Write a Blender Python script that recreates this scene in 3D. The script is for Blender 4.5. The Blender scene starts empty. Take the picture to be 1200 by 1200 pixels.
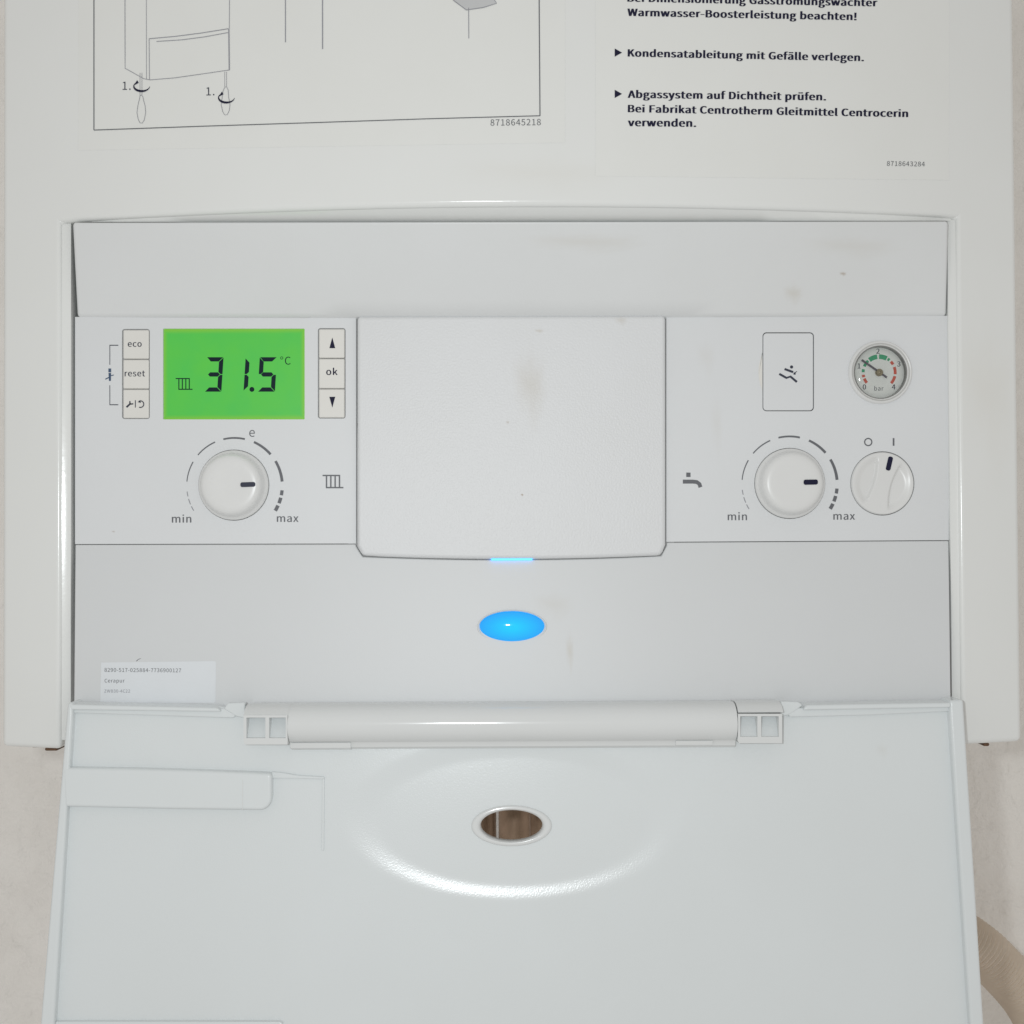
import bpy, bmesh, math, random
from mathutils import Vector, Matrix
from mathutils.geometry import tessellate_polygon

scene = bpy.context.scene
COL = scene.collection
random.seed(7)

# ------------------------------------------------------------------ camera
S = 0.000369            # metres per photo pixel (1200 px) on the front of the casing
D = 0.55                # camera distance
F = D / S
CAM_LOC = Vector((0.0, -D, -0.0087))
CAM_MAT = Matrix.Rotation(math.radians(90.9), 3, 'X') @ Matrix.Rotation(math.radians(-0.28), 3, 'Z')
cam = bpy.data.cameras.new('camera')
cam.sensor_width = 36.0
cam.lens = 36.0 * F / 1200.0
cam.clip_start = 0.01
cam.clip_end = 50.0
cam_ob = bpy.data.objects.new('camera', cam)
COL.objects.link(cam_ob)
cam_ob.matrix_world = Matrix.Translation(CAM_LOC) @ CAM_MAT.to_4x4()
scene.camera = cam_ob

# ------------------------------------------------------------------ light
world = bpy.data.worlds.new('World')
scene.world = world
world.use_nodes = True
bg = world.node_tree.nodes['Background']
bg.inputs[0].default_value = (1.0, 0.972, 0.935, 1)
bg.inputs[1].default_value = 0.53
fl = bpy.data.lights.new('camera_flash', 'AREA')     # the photograph's own flash, left of the lens
fl.shape = 'DISK'
fl.size = 0.018
fl.energy = 1.16
fl.color = (0.93, 0.98, 1.0)
fl_ob = bpy.data.objects.new('camera_flash', fl)
COL.objects.link(fl_ob)
fl_ob.location = (-0.042, -D - 0.01, 0.008)
fl_ob.rotation_euler = (math.radians(90), 0, 0)
vs = scene.view_settings
vs.view_transform = 'Standard'
vs.look = 'None'
vs.exposure = 0.0
vs.gamma = 1.0
vs.use_curve_mapping = False

# ------------------------------------------------------------------ surfaces: depth y as a function of x, z
Y_WALL = 0.36
KB = 0.61


def s_casing(x, z):
    return KB * x * x


def zpx(py):
    return (600 - py) * S


def lin(a, ya, b, yb):
    za, zb = zpx(a), zpx(b)
    return lambda x, z: ya + (yb - ya) * (z - za) / (zb - za)


_zh0, _zh1 = zpx(258), zpx(369)
s_header = lambda x, z: 0.030 + (0.009 + 0.36 * x * x - 0.030) * (z - _zh1) / (_zh0 - _zh1)
s_panel = lambda x, z: 0.030
s_lower = lin(637, 0.030, 822, 0.022)
s_cover = lambda x, z: 0.0272
s_flap = lin(830, 0.0130, 1200, -0.0016)
FLAP_N = Vector((0, -1, (-0.0016 - 0.0130) / (zpx(1200) - zpx(830)))).normalized()
s_wall = lambda x, z: Y_WALL


def up(surf, h):
    return lambda x, z: surf(x, z) - h


def hit(px, py, surf):
    d = CAM_MAT @ Vector(((px - 600) / F, (600 - py) / F, -1.0))
    t = D
    for _ in range(12):
        p = CAM_LOC + d * t
        t = (surf(p.x, p.z) - CAM_LOC.y) / d.y
    return CAM_LOC + d * t


# ------------------------------------------------------------------ materials
def srgb(r, g, b):
    def c(v):
        v /= 255.0
        return v / 12.92 if v <= 0.04045 else ((v + 0.055) / 1.055) ** 2.4
    return (c(r), c(g), c(b), 1)


def principled(name, col, rough=0.4, metal=0.0, mottle=0.0, mscale=18.0, bump=0.0, bscale=900.0, coat=0.0,
               stains=(), ior=1.45):
    m = bpy.data.materials.new(name)
    m.use_nodes = True
    nt = m.node_tree
    b = nt.nodes['Principled BSDF']
    col = tuple(col[:3]) + (1,)
    b.inputs['Base Color'].default_value = col
    b.inputs['Roughness'].default_value = rough
    b.inputs['Metallic'].default_value = metal
    b.inputs['IOR'].default_value = ior
    b.inputs['Coat Weight'].default_value = coat
    b.inputs['Coat Roughness'].default_value = 0.12
    tc = nt.nodes.new('ShaderNodeTexCoord')
    last = None
    if mottle:
        n = nt.nodes.new('ShaderNodeTexNoise')
        n.inputs['Scale'].default_value = mscale
        n.inputs['Detail'].default_value = 6
        n.inputs['Roughness'].default_value = 0.62
        nt.links.new(tc.outputs['Object'], n.inputs['Vector'])
        r = nt.nodes.new('ShaderNodeValToRGB')
        r.color_ramp.elements[0].position = 0.3
        r.color_ramp.elements[1].position = 0.7
        r.color_ramp.elements[0].color = (col[0] * (1 - mottle), col[1] * (1 - mottle * 1.12), col[2] * (1 - mottle * 1.35), 1)
        r.color_ramp.elements[1].color = tuple(min(1, c * (1 + mottle * 0.5)) for c in col[:3]) + (1,)
        nt.links.new(n.outputs['Fac'], r.inputs['Fac'])
        last = r.outputs['Color']
        mr = nt.nodes.new('ShaderNodeMapRange')
        mr.inputs['To Min'].default_value = rough * 0.82
        mr.inputs['To Max'].default_value = min(1, rough * 1.18)
        nt.links.new(n.outputs['Fac'], mr.inputs['Value'])
        nt.links.new(mr.outputs['Result'], b.inputs['Roughness'])
    for (c, rx, rz, colr, amt) in stains:        # grease marks and dirt with a shape of their own
        mp = nt.nodes.new('ShaderNodeMapping')
        mp.vector_type = 'POINT'
        mp.inputs['Scale'].default_value = (1 / rx, 0.0, 1 / rz)
        mp.inputs['Location'].default_value = (-c.x / rx, 0.0, -c.z / rz)
        nt.links.new(tc.outputs['Object'], mp.inputs['Vector'])
        ln = nt.nodes.new('ShaderNodeVectorMath')
        ln.operation = 'LENGTH'
        nt.links.new(mp.outputs['Vector'], ln.inputs[0])
        ns = nt.nodes.new('ShaderNodeTexNoise')
        ns.inputs['Scale'].default_value = 1.4
        ns.inputs['Detail'].default_value = 5
        nt.links.new(mp.outputs['Vector'], ns.inputs['Vector'])
        ad = nt.nodes.new('ShaderNodeMath')
        ad.operation = 'MULTIPLY_ADD'
        ad.inputs[1].default_value = 1.3
        nt.links.new(ns.outputs['Fac'], ad.inputs[0])
        nt.links.new(ln.outputs['Value'], ad.inputs[2])
        mr2 = nt.nodes.new('ShaderNodeMapRange')
        mr2.interpolation_type = 'SMOOTHSTEP'
        mr2.inputs['From Min'].default_value = 0.55
        mr2.inputs['From Max'].default_value = 1.6
        mr2.inputs['To Min'].default_value = amt
        mr2.inputs['To Max'].default_value = 0.0
        nt.links.new(ad.outputs['Value'], mr2.inputs['Value'])
        mx = nt.nodes.new('ShaderNodeMix')
        mx.data_type = 'RGBA'
        nt.links.new(mr2.outputs['Result'], mx.inputs['Factor'])
        if last is None:
            mx.inputs[6].default_value = col
        else:
            nt.links.new(last, mx.inputs[6])
        mx.inputs[7].default_value = colr
        last = mx.outputs[2]
    if last is not None:
        nt.links.new(last, b.inputs['Base Color'])
    if bump:
        nb = nt.nodes.new('ShaderNodeTexNoise')
        nb.inputs['Scale'].default_value = bscale
        nb.inputs['Detail'].default_value = 3
        nt.links.new(tc.outputs['Object'], nb.inputs['Vector'])
        bp = nt.nodes.new('ShaderNodeBump')
        bp.inputs['Strength'].default_value = 1.0
        bp.inputs['Distance'].default_value = bump
        nt.links.new(nb.outputs['Fac'], bp.inputs['Height'])
        nt.links.new(bp.outputs['Normal'], b.inputs['Normal'])
    return m


def emitter(name, col, strength, base=(0.02, 0.02, 0.02), rough=0.25, grad=None):
    m = bpy.data.materials.new(name)
    m.use_nodes = True
    nt = m.node_tree
    b = nt.nodes['Principled BSDF']
    b.inputs['Base Color'].default_value = tuple(base) + (1,)
    b.inputs['Roughness'].default_value = rough
    b.inputs['Emission Color'].default_value = tuple(col[:3]) + (1,)
    b.inputs['Emission Strength'].default_value = strength
    tc = nt.nodes.new('ShaderNodeTexCoord')
    if grad:        # bulb behind the lens: brightest in the middle
        c, rx, rz, edge = grad
        mp = nt.nodes.new('ShaderNodeMapping')
        mp.inputs['Scale'].default_value = (1 / rx, 0, 1 / rz)
        mp.inputs['Location'].default_value = (-c.x / rx, 0, -c.z / rz)
        nt.links.new(tc.outputs['Object'], mp.inputs['Vector'])
        ln = nt.nodes.new('ShaderNodeVectorMath')
        ln.operation = 'LENGTH'
        nt.links.new(mp.outputs['Vector'], ln.inputs[0])
        r = nt.nodes.new('ShaderNodeValToRGB')
        r.color_ramp.elements[0].position = 0.15
        r.color_ramp.elements[0].color = tuple(col[:3]) + (1,)
        r.color_ramp.elements[1].position = 1.0
        r.color_ramp.elements[1].color = tuple(edge[:3]) + (1,)
        nt.links.new(ln.outputs['Value'], r.inputs['Fac'])
        nt.links.new(r.outputs['Color'], b.inputs['Emission Color'])
    else:
        n = nt.nodes.new('ShaderNodeTexNoise')
        n.inputs['Scale'].default_value = 90
        n.inputs['Detail'].default_value = 5
        nt.links.new(tc.outputs['Object'], n.inputs['Vector'])
        r = nt.nodes.new('ShaderNodeValToRGB')
        r.color_ramp.elements[0].color = (col[0] * 0.6, col[1] * 0.97, col[2] * 2.2, 1)
        r.color_ramp.elements[1].color = (col[0] * 1.3, col[1] * 1.06, col[2] * 1.1, 1)
        nt.links.new(n.outputs['Fac'], r.inputs['Fac'])
        nt.links.new(r.outputs['Color'], b.inputs['Emission Color'])
    return m


GREASE = (0.50, 0.44, 0.34, 1)
BROWN = (0.30, 0.20, 0.10, 1)
M = {}
M['casing'] = principled('casing_enamel', (0.800, 0.812, 0.800), 0.17, mottle=0.02, mscale=7, bump=0.00003, bscale=420,
                         stains=[(hit(1160, 470, s_casing), 0.02, 0.05, (0.70, 0.67, 0.60, 1), 0.25),
                                 (hit(640, 205, s_casing), 0.05, 0.012, (0.70, 0.68, 0.62, 1), 0.2)])
M['sticker'] = principled('sticker_paper', (0.795, 0.804, 0.784), 0.32, mottle=0.012, mscale=30)
M['label'] = principled('label_paper', (0.745, 0.775, 0.805), 0.45, mottle=0.02, mscale=40)
M['header'] = principled('header_plastic', (0.725, 0.74, 0.746), 0.42, mottle=0.025, mscale=9, bump=0.00003, bscale=1500,
                         stains=[(hit(988, 321, s_header), 0.0022, 0.0013, BROWN, 0.55),
                                 (hit(930, 345, s_header), 0.006, 0.006, GREASE, 0.30),
                                 (hit(690, 285, s_header), 0.035, 0.006, GREASE, 0.18),
                                 (hit(1000, 290, s_header), 0.03, 0.007, GREASE, 0.14)])
M['panel'] = principled('panel_plastic', (0.725, 0.742, 0.757), 0.45, mottle=0.02, mscale=10, bump=0.00002, bscale=1800,
                        stains=[(hit(828, 420, s_panel), 0.006, 0.012, GREASE, 0.10),
                                (hit(840, 500, s_panel), 0.004, 0.02, GREASE, 0.10),
                                (hit(133, 623, s_panel), 0.0012, 0.0007, BROWN, 0.4)])
M['lower'] = principled('lower_plastic', (0.675, 0.691, 0.701), 0.42, mottle=0.02, mscale=8, bump=0.00002, bscale=1800,
                        stains=[(hit(668, 765, s_lower), 0.0025, 0.012, GREASE, 0.32),
                                (hit(650, 710, s_lower), 0.012, 0.009, GREASE, 0.16)])
M['cover'] = principled('cover_plastic', (0.735, 0.748, 0.762), 0.42, mottle=0.03, mscale=12, bump=0.00018, bscale=1100,
                        stains=[(hit(622, 455, s_cover), 0.010, 0.024, GREASE, 0.28),
                                (hit(612, 580, s_cover), 0.0009, 0.0009, BROWN, 0.8),
                                (hit(595, 495, s_cover), 0.0011, 0.0011, BROWN, 0.4),
                                (hit(728, 376, s_cover), 0.004, 0.003, GREASE, 0.3),
                                (hit(632, 388, s_cover), 0.003, 0.0015, GREASE, 0.4)])
M['flap'] = principled('flap_plastic', (0.73, 0.765, 0.775), 0.20, mottle=0.02, mscale=9, bump=0.00004, bscale=1500,
                       stains=[(hit(1034, 880, s_flap), 0.004, 0.005, GREASE, 0.10)])
M['hinge'] = principled('hinge_plastic', (0.72, 0.735, 0.735), 0.12, mottle=0.015, mscale=12)
M['button'] = principled('button_plastic', (0.765, 0.755, 0.72), 0.5, mottle=0.02, mscale=40, bump=0.00002, bscale=2000)
M['knob'] = principled('knob_plastic', (0.745, 0.75, 0.745), 0.30, mottle=0.012, mscale=30)
M['dark'] = principled('dark_cavity', (0.035, 0.04, 0.05), 0.6, mottle=0.2)
M['slot'] = principled('slot_grey', (0.42, 0.42, 0.42), 0.6, mottle=0.05)
M['grey'] = principled('inner_grey', (0.16, 0.165, 0.175), 0.6, mottle=0.1)
M['seam'] = principled('seam_grey', (0.10, 0.11, 0.12), 0.6, mottle=0.1)
M['ink'] = principled('ink_navy', (0.018, 0.018, 0.045), 0.5, ior=1.18, mottle=0.1)
M['ink_soft'] = principled('ink_soft', (0.055, 0.06, 0.085), 0.5, ior=1.18, mottle=0.1)
M['ink_grey'] = principled('ink_grey', (0.13, 0.135, 0.15), 0.5, mottle=0.1)
M['ink_line'] = principled('ink_line', (0.30, 0.305, 0.34), 0.5, mottle=0.1)
M['lcd'] = emitter('lcd_backlight', (0.060, 0.46, 0.030), 0.88, base=(0.03, 0.10, 0.02), rough=0.3)
M['lcd_ink'] = principled('lcd_segment', (0.010, 0.022, 0.03), 0.4, ior=1.18, mottle=0.1)
M['green'] = principled('dial_green', (0.03, 0.36, 0.17), 0.5, mottle=0.1)
M['red'] = principled('dial_red', (0.62, 0.09, 0.05), 0.5, mottle=0.1)
M['dial'] = principled('dial_white', (0.86, 0.85, 0.81), 0.5, mottle=0.02)
M['needle'] = principled('needle_dark', (0.10, 0.09, 0.11), 0.4, mottle=0.1)
M['brass'] = principled('hub_brass', (0.30, 0.25, 0.16), 0.35, metal=0.7, mottle=0.1)
M['bezel'] = principled('bezel_plastic', (0.62, 0.62, 0.60), 0.12, mottle=0.02)
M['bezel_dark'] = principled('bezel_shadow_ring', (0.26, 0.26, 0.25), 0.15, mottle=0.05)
M['copper'] = principled('aged_copper', (0.34, 0.235, 0.165), 0.42, metal=0.6, mottle=0.25, mscale=60)
M['brassfit'] = principled('brass_fitting', (0.36, 0.28, 0.17), 0.4, metal=0.7, mottle=0.25, mscale=70)
M['hose'] = principled('hose_plastic', (0.74, 0.65, 0.55), 0.6, mottle=0.08, mscale=40)
M['rust'] = principled('rusty_clip', (0.16, 0.09, 0.055), 0.8, mottle=0.5, mscale=300)

# wall plaster: rough trowelled relief
mw = principled('wall_plaster', (0.94, 0.915, 0.88), 0.9, mottle=0.06, mscale=14)
nt = mw.node_tree
tc = nt.nodes.new('ShaderNodeTexCoord')
n1 = nt.nodes.new('ShaderNodeTexNoise'); n1.inputs['Scale'].default_value = 75; n1.inputs['Detail'].default_value = 8
n1.inputs['Distortion'].default_value = 0.25
nt.links.new(tc.outputs['Object'], n1.inputs['Vector'])
bp = nt.nodes.new('ShaderNodeBump'); bp.inputs['Strength'].default_value = 1.0; bp.inputs['Distance'].default_value = 0.004
nt.links.new(n1.outputs['Fac'], bp.inputs['Height'])
nt.links.new(bp.outputs['Normal'], nt.nodes['Principled BSDF'].inputs['Normal'])
M['wall'] = mw

# clear lens of the gauge
ml = bpy.data.materials.new('clear_lens')
ml.use_nodes = True
nt = ml.node_tree
nt.nodes.remove(nt.nodes['Principled BSDF'])
tr = nt.nodes.new('ShaderNodeBsdfTransparent'); tr.inputs[0].default_value = (0.97, 0.98, 0.98, 1)
gl = nt.nodes.new('ShaderNodeBsdfGlossy'); gl.inputs['Roughness'].default_value = 0.06
fr = nt.nodes.new('ShaderNodeFresnel'); fr.inputs[0].default_value = 1.45
mxs = nt.nodes.new('ShaderNodeMixShader')
nt.links.new(fr.outputs[0], mxs.inputs[0]); nt.links.new(tr.outputs[0], mxs.inputs[1]); nt.links.new(gl.outputs[0], mxs.inputs[2])
nt.links.new(mxs.outputs[0], nt.nodes['Material Output'].inputs[0])
M['lens'] = ml


# ------------------------------------------------------------------ helpers
def attach(o, parent):
    if parent is not None:
        o.parent = parent
        mw_ = Matrix.Identity(4)
        p = parent
        chain = []
        while p is not None:
            chain.append(p)
            p = p.parent
        # every mesh holds world coordinates; only the Empties at the top are moved
        o.matrix_parent_inverse = Matrix.Translation(-chain[-1].location) if len(chain) == 1 else Matrix.Identity(4)


def tag(o, label=None, cat=None, group=None, kind=None):
    if label: o['label'] = label
    if cat: o['category'] = cat
    if group: o['group'] = group
    if kind: o['kind'] = kind
    return o


def link(name, bm, mat, parent=None, bevel=0.0, seg=3, smooth=True, angle=35):
    me = bpy.data.meshes.new(name)
    bmesh.ops.recalc_face_normals(bm, faces=bm.faces[:])
    bm.to_mesh(me)
    bm.free()
    me.materials.append(M[mat] if isinstance(mat, str) else mat)
    o = bpy.data.objects.new(name, me)
    COL.objects.link(o)
    if bevel:
        b = o.modifiers.new('bevel', 'BEVEL')
        b.width = bevel
        b.segments = seg
        b.limit_method = 'ANGLE'
        b.angle_limit = math.radians(angle)
        b.harden_normals = True
        b.use_clamp_overlap = True
    if smooth:
        for p in me.polygons:
            p.use_smooth = True
        if bevel:
            me.set_sharp_from_angle(angle=math.radians(80))
        else:
            me.set_sharp_from_angle(angle=math.radians(40))
    attach(o, parent)
    return o


def empty(name, loc):
    o = bpy.data.objects.new(name, None)
    o.empty_display_size = 0.05
    o.location = loc
    COL.objects.link(o)
    return o


def rrect(x0, y0, x1, y1, r, n=5):
    pts = []
    for cx, cy, a0 in ((x1 - r, y0 + r, -90), (x1 - r, y1 - r, 0), (x0 + r, y1 - r, 90), (x0 + r, y0 + r, 180)):
        for i in range(n + 1):
            a = math.radians(a0 + 90 * i / n)
            pts.append((cx + r * math.cos(a), cy + r * math.sin(a)))
    return pts


def ellipse(cx, cy, rx, ry, n=48):
    return [(cx + rx * math.cos(2 * math.pi * i / n), cy + ry * math.sin(2 * math.pi * i / n)) for i in range(n)]


def plate(name, outline, surf, thick, mat, parent, bevel=0.0, holes=(), seg=3, push=(0, 1, 0)):
    """slab whose front follows surf inside the outline, with through holes"""
    loops = [[hit(x, y, surf) for x, y in l] for l in [outline] + list(holes)]
    flat = [p for l in loops for p in l]
    tris = tessellate_polygon([[Vector((p.x, p.z, 0)) for p in l] for l in loops])
    bm = bmesh.new()
    d = Vector(push) * thick
    fv = [bm.verts.new(p) for p in flat]
    bv = [bm.verts.new(p + d) for p in flat]
    if holes:
        for t in tris:
            try:
                bm.faces.new([fv[i] for i in t]); bm.faces.new([bv[i] for i in reversed(t)])
            except ValueError:
                pass
    else:
        bm.faces.new(fv); bm.faces.new(bv[::-1])
    k = 0
    for l in loops:
        n = len(l)
        for i in range(n):
            a, b = k + i, k + (i + 1) % n
            bm.faces.new((fv[a], fv[b], bv[b], bv[a]))
        k += n
    if holes:
        return link(name, bm, mat, parent, smooth=False)
    return link(name, bm, mat, parent, bevel, seg)


def lathe(name, cx, cy, surf, prof, mat, parent, n=64, ell=1.0, cap=True, axis=None):
    """profile [(radius px, height m)] turned about the view-facing axis at a pixel of surf"""
    c = hit(cx, cy, surf)
    sc = S * (c.y + D) / D
    bm = bmesh.new()
    rings = []
    for r, h in prof:
        ring = [bm.verts.new((c.x + r * sc * math.cos(2 * math.pi * i / n), c.y - h, c.z + ell * r * sc * math.sin(2 * math.pi * i / n))) for i in range(n)]
        rings.append(ring)
    for a, b in zip(rings, rings[1:]):
        for i in range(n):
            bm.faces.new((a[i], a[(i + 1) % n], b[(i + 1) % n], b[i]))
    if cap:
        bm.faces.new(rings[-1])
        bm.faces.new(rings[0][::-1])
    return link(name, bm, mat, parent)


PRINT = 0.00008


def print_polys(name, polys, surf, mat, parent, h=PRINT):
    """flat print: polygons given in photo pixels laid on a surface"""
    bm = bmesh.new()
    for poly in polys:
        vs_ = [bm.verts.new(hit(x, y, up(surf, h))) for x, y in poly]
        if len(vs_) == 4 or len(vs_) == 3:
            bm.faces.new(vs_)
        else:
            bm.faces.new(vs_)
    return link(name, bm, mat, parent, smooth=False)


def stroke(pts, w, w2=None, step=14.0):
    """ribbon polygons along a polyline"""
    out = []
    w2 = w if w2 is None else w2
    q = []
    for (ax, ay), (bx, by) in zip(pts, pts[1:]):
        n = max(1, int(math.hypot(bx - ax, by - ay) / step))
        for i in range(n):
            q.append((ax + (bx - ax) * i / n, ay + (by - ay) * i / n))
    q.append(pts[-1])
    N = len(q)
    L, R = [], []
    for i, (x, y) in enumerate(q):
        a = q[max(0, i - 1)]; b = q[min(N - 1, i + 1)]
        dx, dy = b[0] - a[0], b[1] - a[1]
        l = math.hypot(dx, dy) or 1
        ww = (w + (w2 - w) * i / max(1, N - 1)) / 2
        L.append((x - dy / l * ww, y + dx / l * ww)); R.append((x + dy / l * ww, y - dx / l * ww))
    for i in range(N - 1):
        out.append([L[i], L[i + 1], R[i + 1], R[i]])
    return out


def arc(cx, cy, r, a0, a1, w, w2=None, n=10, ell=1.0):
    return stroke([(cx + r * math.cos(math.radians(a0 + (a1 - a0) * i / n)), cy - ell * r * math.sin(math.radians(a0 + (a1 - a0) * i / n))) for i in range(n + 1)], w, w2, 999)


import os
FONT = None
try:        # lettering face that ships inside Blender itself; the built-in face otherwise
    _p = os.path.join(bpy.utils.system_resource('DATAFILES'), 'fonts', 'Noto Sans CJK Regular.woff2')
    if os.path.exists(_p):
        FONT = bpy.data.fonts.load(_p)
except Exception:
    FONT = None


def text_geo(s, bold=0.0, res=4):
    cu = bpy.data.curves.new('t', 'FONT')
    cu.body = s
    cu.size = 1.0
    if FONT:
        cu.font = FONT
    cu.offset = bold
    cu.resolution_u = res
    cu.space_character = 1.04
    cu.fill_mode = 'FRONT'
    o = bpy.data.objects.new('t', cu)
    COL.objects.link(o)
    dg = bpy.context.evaluated_depsgraph_get()
    e = o.evaluated_get(dg)
    me = e.to_mesh()
    vs_ = [(v.co.x, v.co.y) for v in me.vertices]
    fs = [tuple(p.vertices) for p in me.polygons]
    e.to_mesh_clear()
    bpy.data.objects.remove(o)
    bpy.data.curves.remove(cu)
    return vs_, fs


def text(name, s, x0, y0, x1, y1, surf, mat, parent, bold=0.0, hscale=1.0, h=PRINT, res=4, cap=None):
    """one line of lettering: baseline from pixel (x0,y0) to (x1,y1)"""
    v, f = text_geo(s, 0.0, res)
    mn = min(a for a, _ in v); mxx = max(a for a, _ in v)
    k = math.hypot(x1 - x0, y1 - y0) / (mxx - mn)
    if cap:        # size from the figure height, centred between the two ends
        hh = max(b for _, b in v)
        k = cap / hh
        mid = (x0 + x1) / 2
        x0, x1 = mid - (mxx - mn) * k / 2, mid + (mxx - mn) * k / 2
    ux, uy = (x1 - x0) / math.hypot(x1 - x0, y1 - y0), (y1 - y0) / math.hypot(x1 - x0, y1 - y0)
    bm = bmesh.new()
    n_c = 1 if bold <= 0.006 else (2 if bold < 0.012 else 3)      # heavier strokes: a second and third pass side by side
    for c in range(n_c):
        off = bold * 1.5 * (c - (n_c - 1) / 2)
        bv = []
        sf = up(surf, h + 0.000004 * c)
        for a, b in v:
            a = (a - mn + off) * k
            b = b * k * hscale
            bv.append(bm.verts.new(hit(x0 + ux * a + uy * b, y0 + uy * a - ux * b, sf)))
        for t in f:
            try:
                bm.faces.new([bv[i] for i in t])
            except ValueError:
                pass
    return link(name, bm, mat, parent, smooth=False)


def box(bm, x0, x1, y0, y1, z0, z1):
    v = [bm.verts.new(p) for p in ((x0, y0, z0), (x1, y0, z0), (x1, y1, z0), (x0, y1, z0), (x0, y0, z1), (x1, y0, z1), (x1, y1, z1), (x0, y1, z1))]
    for f in ((0, 1, 2, 3), (4, 5, 6, 7), (0, 1, 5, 4), (1, 2, 6, 5), (2, 3, 7, 6), (3, 0, 4, 7)):
        bm.faces.new([v[i] for i in f])


# ------------------------------------------------------------------ wall (setting)
bm = bmesh.new()
nx, nz = 220, 200
grid = [[None] * (nz + 1) for _ in range(nx + 1)]
from mathutils import noise
for i in range(nx + 1):
    for j in range(nz + 1):
        x = -1.6 + 3.2 * i / nx
        z = -1.3 + 2.8 * j / nz
        grid[i][j] = bm.verts.new((x, Y_WALL + 0.001 * noise.noise((x * 20, z * 20, 3)), z))
for i in range(nx):
    for j in range(nz):
        bm.faces.new((grid[i][j], grid[i + 1][j], grid[i + 1][j + 1], grid[i][j + 1]))
wall = link('wall', bm, 'wall')
wall['kind'] = 'structure'

# ------------------------------------------------------------------ the boiler
Z_BOT = hit(30, 876.5, s_casing).z
Z_TOP = 0.66
XL, XR = hit(2.5, 500, s_casing).x, hit(1193.5, 500, s_casing).x
OL, OR = hit(71.5, 500, s_casing).x, hit(1123, 500, s_casing).x
Z_OPEN = hit(600, 241, s_casing).z
boiler = empty('gas_boiler', (0, 0.18, Z_BOT))
tag(boiler, 'white wall-hung gas boiler with lit green display and its control flap folded open', 'boiler')

# casing: bowed front with an opening for the controls, sides running back to the wall
xs = sorted(set([XL + (OL - XL) * i / 6 for i in range(7)] + [OL + (OR - OL) * i / 40 for i in range(41)] + [OR + (XR - OR) * i / 6 for i in range(7)]))
rows = [Z_BOT, Z_OPEN, Z_TOP]
bm = bmesh.new()
fr_ = {}; bk = {}
for i, x in enumerate(xs):
    for j, z in enumerate(rows):
        if j == 0 and OL + 1e-6 < x < OR - 1e-6:
            continue
        fr_[i, j] = bm.verts.new((x, s_casing(x, z), z))
        bk[i, j] = bm.verts.new((x, Y_WALL, z))
cells = set()
for i in range(len(xs) - 1):
    for j in range(2):
        if j == 0 and xs[i] > OL - 1e-6 and xs[i + 1] < OR + 1e-6:
            continue
        cells.add((i, j))
for (i, j) in cells:
    bm.faces.new((fr_[i, j], fr_[i + 1, j], fr_[i + 1, j + 1], fr_[i, j + 1]))
    bm.faces.new((bk[i, j], bk[i, j + 1], bk[i + 1, j + 1], bk[i + 1, j]))
    for (di, dj, a, b) in ((-1, 0, (i, j), (i, j + 1)), (1, 0, (i + 1, j), (i + 1, j + 1)), (0, -1, (i, j), (i + 1, j)), (0, 1, (i, j + 1), (i + 1, j + 1))):
        if (i + di, j + dj) not in cells:
            bm.faces.new((fr_[a], fr_[b], bk[b], bk[a]))
casing = link('casing', bm, 'casing', boiler, bevel=0.0026, seg=4, angle=50)

# dark body behind the control panel
bm = bmesh.new()
box(bm, OL + 0.0008, OR - 0.0008, 0.046, Y_WALL - 0.002, Z_BOT + 0.004, Z_OPEN - 0.001)
link('chassis', bm, 'grey', boiler, smooth=False)

# small rusty clips under the casing corners
for x0, x1 in ((41, 76), (1136, 1156)):
    bm = bmesh.new()
    a = hit(x0, 877, lambda x, z: 0.045).x; b = hit(x1, 877, lambda x, z: 0.045).x
    box(bm, a, b, 0.04, 0.075, Z_BOT - 0.0016, Z_BOT + 0.0005)
    m_ = (a + b) / 2
    box(bm, m_, b - 0.001, 0.038, 0.06, Z_BOT - 0.0028, Z_BOT - 0.0012)
    tag(link('casing_clip', bm, 'rust', boiler, bevel=0.0008), 'small rust brown clip under the casing corner')

# folded returns of the opening: sides and underside of the top
for (e0, e1, sx) in ((OL, hit(83.6, 500, lambda x, z: 0.0290).x, 1), (OR, hit(1113.0, 500, lambda x, z: 0.0278).x, -1)):
    bm = bmesh.new()
    za, zb = Z_BOT + 0.004, Z_OPEN
    ya = s_casing(e0, 0) + 0.0016
    pr_ = [(e0 - sx * 0.0004, ya), (e0 + (e1 - e0) * 0.6, ya + (0.0284 - ya) * 0.5), (e1, 0.0284), (e1, 0.045), (e0 - sx * 0.0004, 0.045)]
    A = [bm.verts.new((x, y, za)) for x, y in pr_]; B_ = [bm.verts.new((x, y, zb)) for x, y in pr_]
    for i in range(5):
        bm.faces.new((A[i], A[(i + 1) % 5], B_[(i + 1) % 5], B_[i]))
    bm.faces.new(A); bm.faces.new(B_[::-1])
    link('opening_return', bm, 'casing', casing)
bm = bmesh.new()
cols = []
for i in range(41):
    x = OL + 0.0006 + (OR - OL - 0.0012) * i / 40
    px_ = 600 + x / (S * 1.03)
    y0 = s_casing(x, 0) + 0.0022
    y1 = max(0.0102 + 0.36 * x * x, y0 + 0.0006)
    z1 = hit(px_, 260.2 - 1.6 * i / 40, lambda a, b: y1).z
    cols.append([bm.verts.new(p) for p in ((x, y0, Z_OPEN + 0.0004), (x, y1, z1), (x, y1 + 0.02, z1), (x, y1 + 0.02, Z_OPEN + 0.006), (x, y0, Z_OPEN + 0.006))])
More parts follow.
